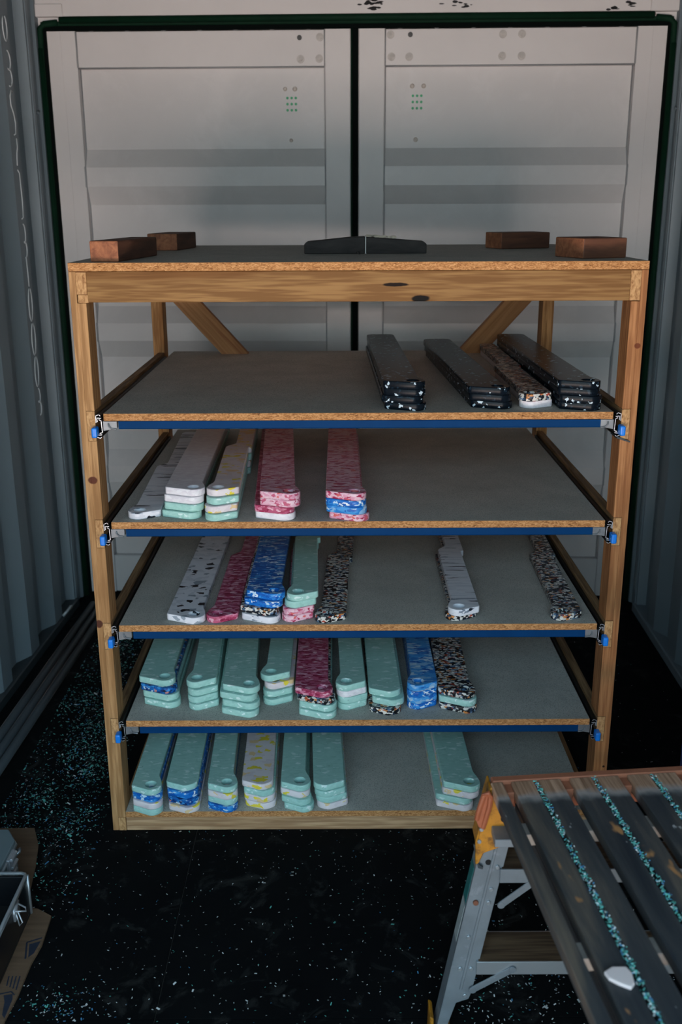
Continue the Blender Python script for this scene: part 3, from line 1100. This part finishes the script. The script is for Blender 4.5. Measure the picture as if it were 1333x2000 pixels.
def wedge(x0, x1, h0, h1, y, label, tilt):
    b = MB()
    q = [(x0, 0), (x1, 0), (x1, h1), (x0+(x1-x0)*.72 if h1 > h0 else x0+(x1-x0)*.25, max(h0, h1)-.001 if h1 > h0 else h0-.002), (x0, h0)]
    if h1 > h0:
        q = [(x0, 0), (x1, 0), (x1, h1), (x1-.04, h1-.002), (x0+.008, h0), (x0, h0-.006)]
    else:
        q = [(x0, 0), (x1, 0), (x1, h1-.006), (x1-.008, h1), (x0+.045, h0-.004), (x0, h0)]
    b.prism(q, 'y', y, y+.07)
    o = b.build('dark_wedge', M['dark_block'], None, .002, seg=2)
    o.location = (0, 0, ZB)
    o.rotation_euler = (0, 0, tilt)
    return tag(o, label, 'timber block', 'dark tapered blocks on the rack top')
wd1 = wedge(-.137, .0245, .031, .044, .395, 'dark tapered block on the rack top, left of the middle pair', 0)
wd2 = wedge(.0275, .188, .043, .031, .395, 'dark tapered block with pale fluff on top, right of the middle pair', .0)
b = MB()
b.box(.0247, .0272, .395, .46, 0, .045)
b.build('tape_strip', M['tape'], wd2)
b = MB()
r3 = random.Random(5)
for i in range(26):
    x, y = r3.uniform(.032, .105), r3.uniform(.40, .455)
    z = .043-(x-.0275)*.05 + .002
    s_ = r3.uniform(.003, .007)
    b.obox((x, y, z), (1, 0, 0), (0, 1, 0), (0, 0, 1), s_, s_*.8, s_*.5)
b.build('fluff', M['fluff'], wd2, .001)
b = MB()
b.tube([(.003, .378, .0005), (.004, .378, .004), (.005, .379, .006)], [.006, .0055, .002], 7)
pb = b.build('pebble', M['dark_block'], None, smooth=True)
pb.location = (.003, 0, ZB)
tag(pb, 'tiny dark crumb in front of the dark tapered blocks', 'crumb')

# ------------------------------------------------------------------ pipes and ring by the left wall
for i, (x, rr, y1) in enumerate(((-1.100, .015, -.16), (-1.066, .014, -.20), (-1.032, .014, -.22))):
    b = MB()
    b.tube([(x, -1.62-.03*i, rr), (x, y1, rr)], rr, 12)
    o = place(b.build('steel_pipe', M['pipe'], smooth=True))
    tag(o, ['long dark pipe on the floor, closest to the left wall', 'long dark pipe on the floor, middle of the three by the left wall',
            'long dark pipe on the floor, furthest from the left wall'][i], 'pipe', 'pipes along the left wall')
b = MB()
b.tube([(-1.166, -.36, .045), (-1.150, -.35, .062), (-1.148, -.31, .066), (-1.152, -.285, .056), (-1.160, -.28, .044)], .006, 8)
o = place(b.build('lashing_ring', M['crate_red'], smooth=True))
tag(o, 'pale steel lashing ring at the foot of the left wall', 'lashing ring')

# navy bin at the right wall, only its edge reaches into the picture
cr = empty('plastic_bin', (.925, -.405, 0))
tag(cr, 'navy blue plastic bin by the right wall at the right edge', 'bin')
def frustum(b, a0, a1, z0, z1, t=.006):
    for (k, fl) in ((0, 1), (t, -1)):
        vs = [(sx*(a0[0]-k), sy*(a0[1]-k), z0+k) for (sx, sy) in ((-1, -1), (1, -1), (1, 1), (-1, 1))] + [(sx*(a1[0]-k), sy*(a1[1]-k), z1) for (sx, sy) in ((-1, -1), (1, -1), (1, 1), (-1, 1))]
        b.add(vs, [(0, 1, 2, 3), (0, 1, 5, 4), (1, 2, 6, 5), (2, 3, 7, 6), (3, 0, 4, 7)])
b = MB()
frustum(b, (.140, .205), (.148, .222), 0, .90)
b.build('body', M['crate'], cr, .004)
b = MB()
for sx in (-1, 1):
    b.box(min(sx*.148, sx*.156), max(sx*.148, sx*.156), -.234, .234, .875, .905)
    b.box(-.148, .148, min(sx*.222, sx*.234), max(sx*.222, sx*.234), .875, .905)
b.build('rim', M['crate'], cr, .003)
b = MB()
b.prism([(-.158, .906), (.158, .906), (.145, .925), (.06, .945), (-.06, .945), (-.145, .925)], 'y', -.236, .236)
b.build('lid', M['crate'], cr, .004)

# ------------------------------------------------------------------ cardboard and cases at the left
cb = empty('cardboard_sheet')
tag(cb, 'flattened brown cardboard box on the floor under the black case', 'cardboard')
def sheet(b, pts, z0, z1, mi=0):
    b.prism(pts, 'z', z0, z1, mi)
b = MB()
sheet(b, [(-1.10, .01), (-.945, .003), (-.880, .004), (-.848, -.07), (-.830, -.156), (-.818, -.24), (-.822, -.31), (-1.10, -.31)], .001, .006)
b.build('back_flap', M['card'], cb)
b = MB()
sheet(b, [(-1.10, -.315), (-.815, -.315), (-.775, -.325), (-.737, -.350), (-.732, -.445), (-.739, -.503), (-.740, -.60), (-.746, -.666), (-.75, -.80), (-1.10, -.80)], .001, .007)
fl_ = b.build('front_flap', M['card'], cb)
# printed marks
def line2(b, p, q, w, z=.0072):
    p, q = Vector((*p, 0)), Vector((*q, 0))
    d = (q-p).normalized()
    b.obox((p+q)/2 + Vector((0, 0, z)), d, Vector((-d.y, d.x, 0)), Vector((0, 0, 1)), (p-q).length/2, w/2, .0002)
def mark(segs=(), poly=None):
    b = MB()
    for g_ in segs:
        line2(b, *g_)
    if poly:
        b.prism(poly, 'z', .0071, .0073)
    b.build('printed_mark', M['card_ink'], fl_)
mark([((-.737, -.425), (-.768, -.440), .004), ((-.768, -.440), (-.756, -.492), .004)])
mark(poly=[(-.7375, -.436), (-.7605, -.446), (-.751, -.488), (-.742, -.475)])
for i in range(4):
    mark([((-.752-i*.008, -.545), (-.748-i*.008, -.585+i*.004), .003)])
mark([((-.80, -.604), (-.757, -.590), .003), ((-.757, -.590), (-.747, -.60), .003)])
mark([((-.80, -.625), (-.772, -.665), .003)])
mark([((-.792, -.613), (-.780, -.611), .0025), ((-.792, -.613), (-.791, -.622), .0025), ((-.780, -.611), (-.779, -.620), .0025), ((-.791, -.622), (-.779, -.620), .0025)])
mark(poly=[(-.770, -.601), (-.752, -.597), (-.7475, -.612), (-.748, -.664), (-.756, -.655), (-.762, -.620)])

cs = empty('tool_case')
tag(cs, 'open black case with steel rims and clasp at the left edge', 'case')
ZC = .120
X1, Y1 = -.787, -.342       # rim corner
b = MB()
b.box(-1.08, X1, -.62, Y1, .008, .016)
b.box(X1-.006, X1, -.62, Y1, .016, ZC-.006)
b.box(-1.08, -1.074, -.62, Y1, .016, ZC-.006)
b.box(-1.074, X1-.006, Y1-.006, Y1, .016, ZC-.006)
b.box(-1.074, X1-.006, -.62, -.614, .016, ZC-.006)
b.build('body', M['case_black'], cs, .001)
b = MB()
b.box(-1.073, X1-.007, -.613, Y1-.007, .0165, .035)
b.build('lining', M['case_dark'], cs)
b = MB()
b.tube([(-1.08, Y1, ZC), (X1-.012, Y1, ZC), (X1-.003, Y1-.003, ZC), (X1, Y1-.012, ZC), (X1, -.62, ZC)], .0042, 8)
b.tube([(X1+.001, Y1-.012, ZC-.008), (X1+.001, -.62, ZC-.008)], .0025, 6)
b.build('rim', M['alu_bright'], cs, smooth=True)
b = MB()
b.tube([(X1+.001, Y1-.001, ZC-.004), (X1+.001, Y1-.001, .010)], .004, 6)
b.build('corner_edge', M['alu_bright'], cs, smooth=True)
b = MB()
b.box(X1-.001, X1+.005, -.455, -.42, ZC-.045, ZC-.012)
b.tube([(X1+.004, -.428, ZC-.016), (X1+.022, -.432, ZC-.024), (X1+.026, -.442, ZC-.026), (X1+.004, -.450, ZC-.020)], .002, 6)
b.tube([(X1+.006, -.440, ZC-.026), (X1+.014, -.440, ZC-.058), (X1+.010, -.448, ZC-.060), (X1+.005, -.447, ZC-.03)], .0018, 6)
b.build('clasp', M['zinc'], cs, smooth=True)

c2 = empty('aluminium_case', (-.862, -.147, .0065), 0)
tag(c2, 'small grey case with chrome latches behind the open black case', 'case')
b = MB()
b.prism([(-.20, 0), (-.030, 0), (0, -.046), (0, -.186), (-.20, -.186)], 'z', 0, .100)
b.build('body', M['case_grey'], c2, .003, seg=2)
b = MB()
b.tube([(-.20, .001, .086), (-.030, .001, .086), (.001, -.046, .086), (.001, -.186, .086)], .0045, 6)
b.build('rim', M['alu_bright'], c2, smooth=True)
b = MB()
b.box(-.002, .008, -.118, -.072, .035, .092)
b.tube([(.010, -.076, .088), (.010, -.114, .088)], .005, 8)
b.tube([(.011, -.076, .066), (.011, -.114, .066)], .0045, 8)
b.tube([(.009, -.080, .045), (.009, -.110, .045)], .004, 8)
b.build('latch', M['zinc'], c2, .002, seg=2)
b = MB()
b.tube([(.001, -.050, .070), (.012, -.052, .078), (.014, -.062, .078), (.002, -.068, .068)], .004, 6)
b.build('hinge_knuckle', M['alu_bright'], c2, smooth=True)

# ------------------------------------------------------------------ trestle ladder and slatted platform, front right
ZP = .60
PA = R(5.4)                 # slats point a little to the left
pf = empty('slatted_platform', (.2231, -.7239, 0), PA)
tag(pf, 'weathered black slatted wooden platform with teal shavings lying on the trestle', 'platform')
PL = 1.15
# local: x to the right, y negative towards the camera
b = MB()
b.box(.012, .70, -.001, .017, ZP-.062, ZP+.001)
b.build('end_board', M['redwood'], pf, .002)
xs = [.004]
slat_w, pair_gap, open_gap = .0415, .0105, .0175
x = .0
edges = [(.008, .0310)]
x = .030+.0165
while x < .66:
    edges.append((x, x+slat_w))
    edges.append((x+slat_w+pair_gap, x+2*slat_w+pair_gap))
    x += 2*slat_w+pair_gap+open_gap
me_s = {}
for (a, c) in edges:
    b = MB()
    b.box(-(c-a)/2, (c-a)/2, -PL, -.002, ZP-.022, ZP)
    o = b.build('slat', M['slat'], pf, .002, seg=2)
    o.location = ((a+c)/2, 0, 0)
# bearer under the slats, set in from the edge
b = MB()
b.box(.056, .078, -PL, -.002, ZP-.085, ZP-.0455)
b.build('bearer', M['slat_black'], pf, .002)
# red spacer blocks between pairs at the far end, battens below
x = .0308
i = 0
while x < .66:
    b = MB()
    b.box(x, x+.0155, -.030, -.0015, ZP-.05, ZP-.006)
    b.build('spacer', M['redwood'], pf, .001)
    x += 2*slat_w+pair_gap+open_gap
for yy in (-.10, -.40, -.72, -1.02):
    b = MB()
    b.box(.021, .69, yy-.035, yy, ZP-.045, ZP-.0225)
    b.build('batten', M['batten'], pf, .001)
# teal shavings packed in the narrow gaps (children of the platform)
r4 = random.Random(11)
b = MB()
x = .030+.0165
while x < .66:
    gx = x+slat_w
    for i in range(1500):
        t = r4.random()
        y = -.004-(PL-.02)*t
        xx = gx+r4.uniform(.0005, pair_gap-.0005)+r4.gauss(0, .0012)
        z = ZP+r4.uniform(-.004, .0025)
        s_ = r4.uniform(.0009, .0022)
        a = r4.uniform(0, 6.28)
        d = Vector((math.cos(a), math.sin(a), r4.uniform(-.5, .5))).normalized()
        n_ = d.orthogonal().normalized()
        mi = r4.choices((0, 1, 2), (.62, .2, .18))[0]
        p = Vector((xx, y, z))
        b.add([p-d*s_-n_*s_*.5, p+d*s_-n_*s_*.4, p+d*s_+n_*s_*.5, p-d*s_*.7+n_*s_*.5], [(0, 1, 2, 3)], mi)
    x += 2*slat_w+pair_gap+open_gap
o = b.build('shavings', [M['flake_teal'], M['flake_white'], M['flake_blue']], pf)
tag(o, kind='stuff')
# plug below the narrow gaps so the shavings rest on a lath
x = .030+.0165
while x < .66:
    gx = x+slat_w
    b = MB()
    b.box(gx-.004, gx+pair_gap+.004, -PL+.01, -.003, ZP-.0275, ZP-.0226)
    b.build('lath', M['slat_black'], pf)
    x += 2*slat_w+pair_gap+open_gap
# white chip lying on the platform
b = MB()
q = [(-.020, .006), (-.016, -.006), (-.004, -.016), (.010, -.024), (.017, -.016), (.019, .004), (.014, .016), (-.006, .016)]
b.prism(q, 'z', 0, .006)
o = b.build('plastic_chip', M['white_chip'], None, .002, seg=2)
o.location = (.337, -1.215, ZP+.0002)
tag(o, 'rounded white chip lying on the slatted platform', 'chip')

# trestle
tr = empty('trestle_ladder')
tag(tr, 'aluminium trestle step ladder with yellow brackets under the slatted platform', 'ladder')
def rail(x_foot, x_top, s, name='rail'):
    """channel rail in the plane y=-.70, web facing out"""
    b = MB()
    zt_, zb_ = .545, .02
    hw = .027
    def xc(z): return x_foot+(x_top-x_foot)*(z/.56)
    yf, yb = -.722, -.684
    q = lambda z, k: (xc(z)+k*hw*s)
    # front flange with a cut-away above the foot
    pf_ = [(q(zb_, -1), zb_), (q(zb_, -.25), zb_), (q(.095, .05), .095), (q(.105, .9), .105), (q(.12, 1), .12), (q(zt_, 1), zt_), (q(zt_, -1), zt_)]
    b.prism(pf_, 'y', yf, yf+.003)
    # raised rib along the flange
    b.prism([(q(.13, .02), .13), (q(.13, .22), .13), (q(zt_, .22), zt_), (q(zt_, .02), zt_)], 'y', yf-.003, yf)
    # web on the outer side
    wv = []
    for z in (zb_, zt_):
        for (k, y) in ((-1, yf), (-.92, yf), (-.92, yb), (-1, yb)):
            wv.append((q(z, k), y, z))
    b.add(wv, [(0, 1, 2, 3), (7, 6, 5, 4), (0, 4, 5, 1), (1, 5, 6, 2), (2, 6, 7, 3), (3, 7, 4, 0)])
    # back flange
    b.prism([(q(zb_, -1), zb_), (q(zb_, -.3), zb_), (q(.15, .9), .15), (q(zt_, .9), zt_), (q(zt_, -1), zt_)], 'y', yb-.003, yb)
    o = b.build(name, M['alu'], tr, .0008)
    for (z, k) in ((.415, .55), (.335, .55), (.255, -.25), (.18, -.3), (.18, .5), (.115, .55), (.365, .5)):
        r_ = MB()
        r_.cyl((q(z, k), yf+.001, z), (q(z, k), yf-.004, z), .0045, 10)
        r_.build('rivet', M['alu_bright'], o, .001)
    r_ = MB()
    r_.cyl((q(.335, -.35), yf+.001, .335), (q(.335, -.35), yf-.005, .335), .0055, 10)
    r_.build('rusty_bolt', M['rust'], o, .001)
    r_ = MB()
    r_.cyl((q(.425, -.15), yf+.0005, .425), (q(.425, -.15), yf-.0006, .425), .006, 12)
    r_.build('rail_hole', M['case_dark'], o)
    # stickers on the outer web
    for (z0, z1, mt) in ((.33, .41, 'sticker_teal'), (.24, .325, 'sticker')):
        r_ = MB()
        vs_ = [(q(z, -1)-s*.0008, y, z) for z in (z0, z1) for y in (yf+.004, yb-.004)]
        vs_ += [(v[0]+s*.0006, v[1], v[2]) for v in vs_]
        r_.add(vs_, [(0, 1, 3, 2), (4, 6, 7, 5), (0, 4, 5, 1), (2, 3, 7, 6), (0, 2, 6, 4), (1, 5, 7, 3)])
        r_.build('sticker', M[mt], o)
    # foot
    f_ = MB()
    xf = xc(.0)
    f_.prism([(xf-s*.034, 0), (xf+s*.012, 0), (xf+s*.010, .020), (xf-s*.026, .022), (xf-s*.026, .060), (xf-s*.0335, .066)], 'y', yf-.006, yb+.006)
    f_.build('foot', M['yellow'], tr, .002)
    return xc
xcl = rail(.165, .262, 1)
xcr = rail(.870, .773, -1)
def step(zt_, name='step'):
    x0, x1 = xcl(zt_)+.020, xcr(zt_)-.020
    b = MB()
    b.box(x0, x1, -.730, -.727, zt_-.029, zt_+.001)
    b.box(x0, x1, -.727, -.640, zt_-.003, zt_-.0005)
    b.box(x0, x1, -.643, -.640, zt_-.025, zt_-.003)
    o = b.build('step', M['alu_bright'] if zt_ < .3 else M['alu'], tr, .0006)
    b = MB()
    b.box(x0+.004, x1-.004, -.7265, -.645, zt_-.0005, zt_+.0012)
    b.build('tread', M['tread'], o)
step(.200)
step(.413)
def strap(p, q, w=.007):
    b = MB()
    p, q = Vector(p), Vector(q)
    d = (q-p).normalized()
    b.obox((p+q)/2, d, Vector((0, 1, 0)), d.cross(Vector((0, 1, 0))), (p-q).length/2, .0015, w)
    b.cyl(p+Vector((0, .001, 0)), p+Vector((0, -.003, 0)), w*1.05, 12)
    b.cyl(q+Vector((0, .001, 0)), q+Vector((0, -.003, 0)), w*1.05, 12)
    b.build('brace', M['alu'], tr, .0006)
strap((.290, -.7325, .186), (.214, -.7265, .132))
strap((.325, -.7325, .392), (.262, -.7265, .332))
strap((.748, -.7325, .186), (.824, -.7265, .132))

# yellow bracket and orange lever at both rails
for s, xb in ((1, 0), (-1, 1.035)):
    X = lambda v: xb+s*v
    b = MB()
    b.prism([(X(.2286), .5935), (X(.216), .5208), (X(.2064), .4765), (X(.2080), .430), (X(.2140), .4328), (X(.222), .455), (X(.259), .4707), (X(.272), .486), (X(.274), .5316), (X(.262), .5752), (X(.246), .5995), (X(.236), .5995)], 'y', -.737, -.7265)
    b.prism([(X(.2286), .5935), (X(.214), .5208), (X(.206), .4765), (X(.211), .4765), (X(.219), .5208), (X(.233), .5935)], 'y', -.737, -.690)
    b.prism([(X(.272), .486), (X(.2755), .486), (X(.2755), .540), (X(.272), .5316)], 'y', -.741, -.690)
    o = b.build('hinge_bracket', M['yellow'], tr, .0015)
    for (x, z) in ((.2225, .545), (.216, .508), (.213, .482), (.265, .545), (.266, .520), (.268, .500)):
        r_ = MB()
        r_.cyl((X(x), -.736, z), (X(x), -.740, z), .0042, 10)
        r_.build('bolt', M['alu_bright'] if z < .53 else M['bolt_dark'], o, .001)
    r_ = MB()
    for (x, z, rr) in ((.258, .530, .007), (.250, .502, .0055)):
        r_.cyl((X(x), -.7365, z), (X(x), -.7376, z), rr, 12)
    r_.build('bracket_hole', M['case_dark'], o)
    b = MB()
    b.tube([(X(.2055), -.745, .535), (X(.208), -.747, .553), (X(.2165), -.748, .588), (X(.224), -.748, .592), (X(.2285), -.748, .584), (X(.2275), -.748, .565), (X(.2175), -.745, .517)], .0052, 8)
    b.prism([(X(.205), .532), (X(.210), .556), (X(.217), .585), (X(.225), .586), (X(.226), .565), (X(.216), .516), (X(.209), .520)], 'y', -.747, -.741)
    b.build('release_lever', M['orange'], tr, smooth=False)
    # hook plate under the bracket
    b = MB()
    b.prism([(X(.203), .470), (X(.208), .470), (X(.2165), .425), (X(.224), .4205), (X(.223), .415), (X(.214), .418)], 'y', -.731, -.7268)
    b.build('stop_plate', M['steel_black'], tr, .0006)
    b = MB()
    b.box(min(X(.235), X(.300)), max(X(.235), X(.300)), -.780, -.690, .499, .515)
    b.build('bearer', M['alu'], tr, .001)

# ------------------------------------------------------------------ shavings and crumbs (uncountable)
def flakes_obj(name, gen, n, mats, label, seed, size=(.0015, .004), weights=(.5, .35, .15)):
    r = random.Random(seed)
    b = MB()
    for i in range(n):
        x, y, z = gen(r)
        s_ = r.uniform(*size)*(1.8 if r.random() < .06 else 1)
        a = r.uniform(0, 6.28)
        d = Vector((math.cos(a), math.sin(a), 0))
        p_ = Vector((-d.y, d.x, 0))
        k = r.uniform(.25, .7)
        lift = s_*r.uniform(.05, .7)
        mi = r.choices(range(len(mats)), weights)[0]
        c = Vector((x, y, z+.0004))
        b.add([c-d*s_-p_*s_*k, c+d*s_-p_*s_*k*.6+Vector((0, 0, lift)), c+d*s_*.8+p_*s_*k+Vector((0, 0, lift)), c-d*s_+p_*s_*k*.7], [(0, 1, 2, 3)], mi)
    o = b.build(name, mats)
    return tag(o, label, 'shavings', kind='stuff')
FM = [M['flake_white'], M['flake_teal'], M['flake_blue']]
flakes_obj('floor_shavings', lambda r: (r.uniform(-1.0, 1.1), r.uniform(-1.0, .02) if r.random() < .85 else r.uniform(0, 1.3), 0), 2600, FM,
           'pale plastic shavings scattered over the black floor', 21, (.0008, .0024), (.74, .18, .08))
def corridor(r):
    t = r.random()
    if t < .35:
        return (r.gauss(-.86, .09), r.uniform(-.3, 1.5), 0)
    if t < .75:
        cx, cy = ((-.86, .55), (-.80, .30), (-.92, .15), (-.97, -.05), (-.78, .05), (-.93, .75), (-.9, 1.2), (-.86, .42))[int(r.random()*8)]
        return (r.gauss(cx, .035), r.gauss(cy, .05), 0)
    return (r.uniform(-1.01, -.72), r.uniform(-.35, 1.4), 0)
def nopipes(r):
    x, y, z = corridor(r)
    return (max(-1.0, min(-.70, x)), y, z)
flakes_obj('aisle_shavings', nopipes, 4200, FM, 'teal plastic shavings heaped in the aisle beside the left wall', 22, (.0008, .0036), (.16, .64, .20))
flakes_obj('corner_shavings', lambda r: (r.gauss(-.64, .05), r.gauss(-.62, .03), 0), 150, FM, 'small teal shavings on the floor by the cardboard', 23, (.0012, .003), (.3, .4, .3))
flakes_obj('ladder_shavings', lambda r: (r.gauss(.33, .10), r.gauss(-.58, .09), 0), 280, FM, 'pale shavings on the floor behind the trestle ladder', 24, (.001, .003), (.62, .28, .10))
for i, z in list(SZ.items())+[(5, .0585)]:
    flakes_obj('shelf_crumbs', lambda r, z=z: (r.uniform(-.6, .6), r.uniform(.01, .95), z), 110, FM,
               'tiny plastic crumbs scattered on the %s' % SHN[i], 30+i, (.0006, .0016), (.8, .12, .08))
r5 = random.Random(77)
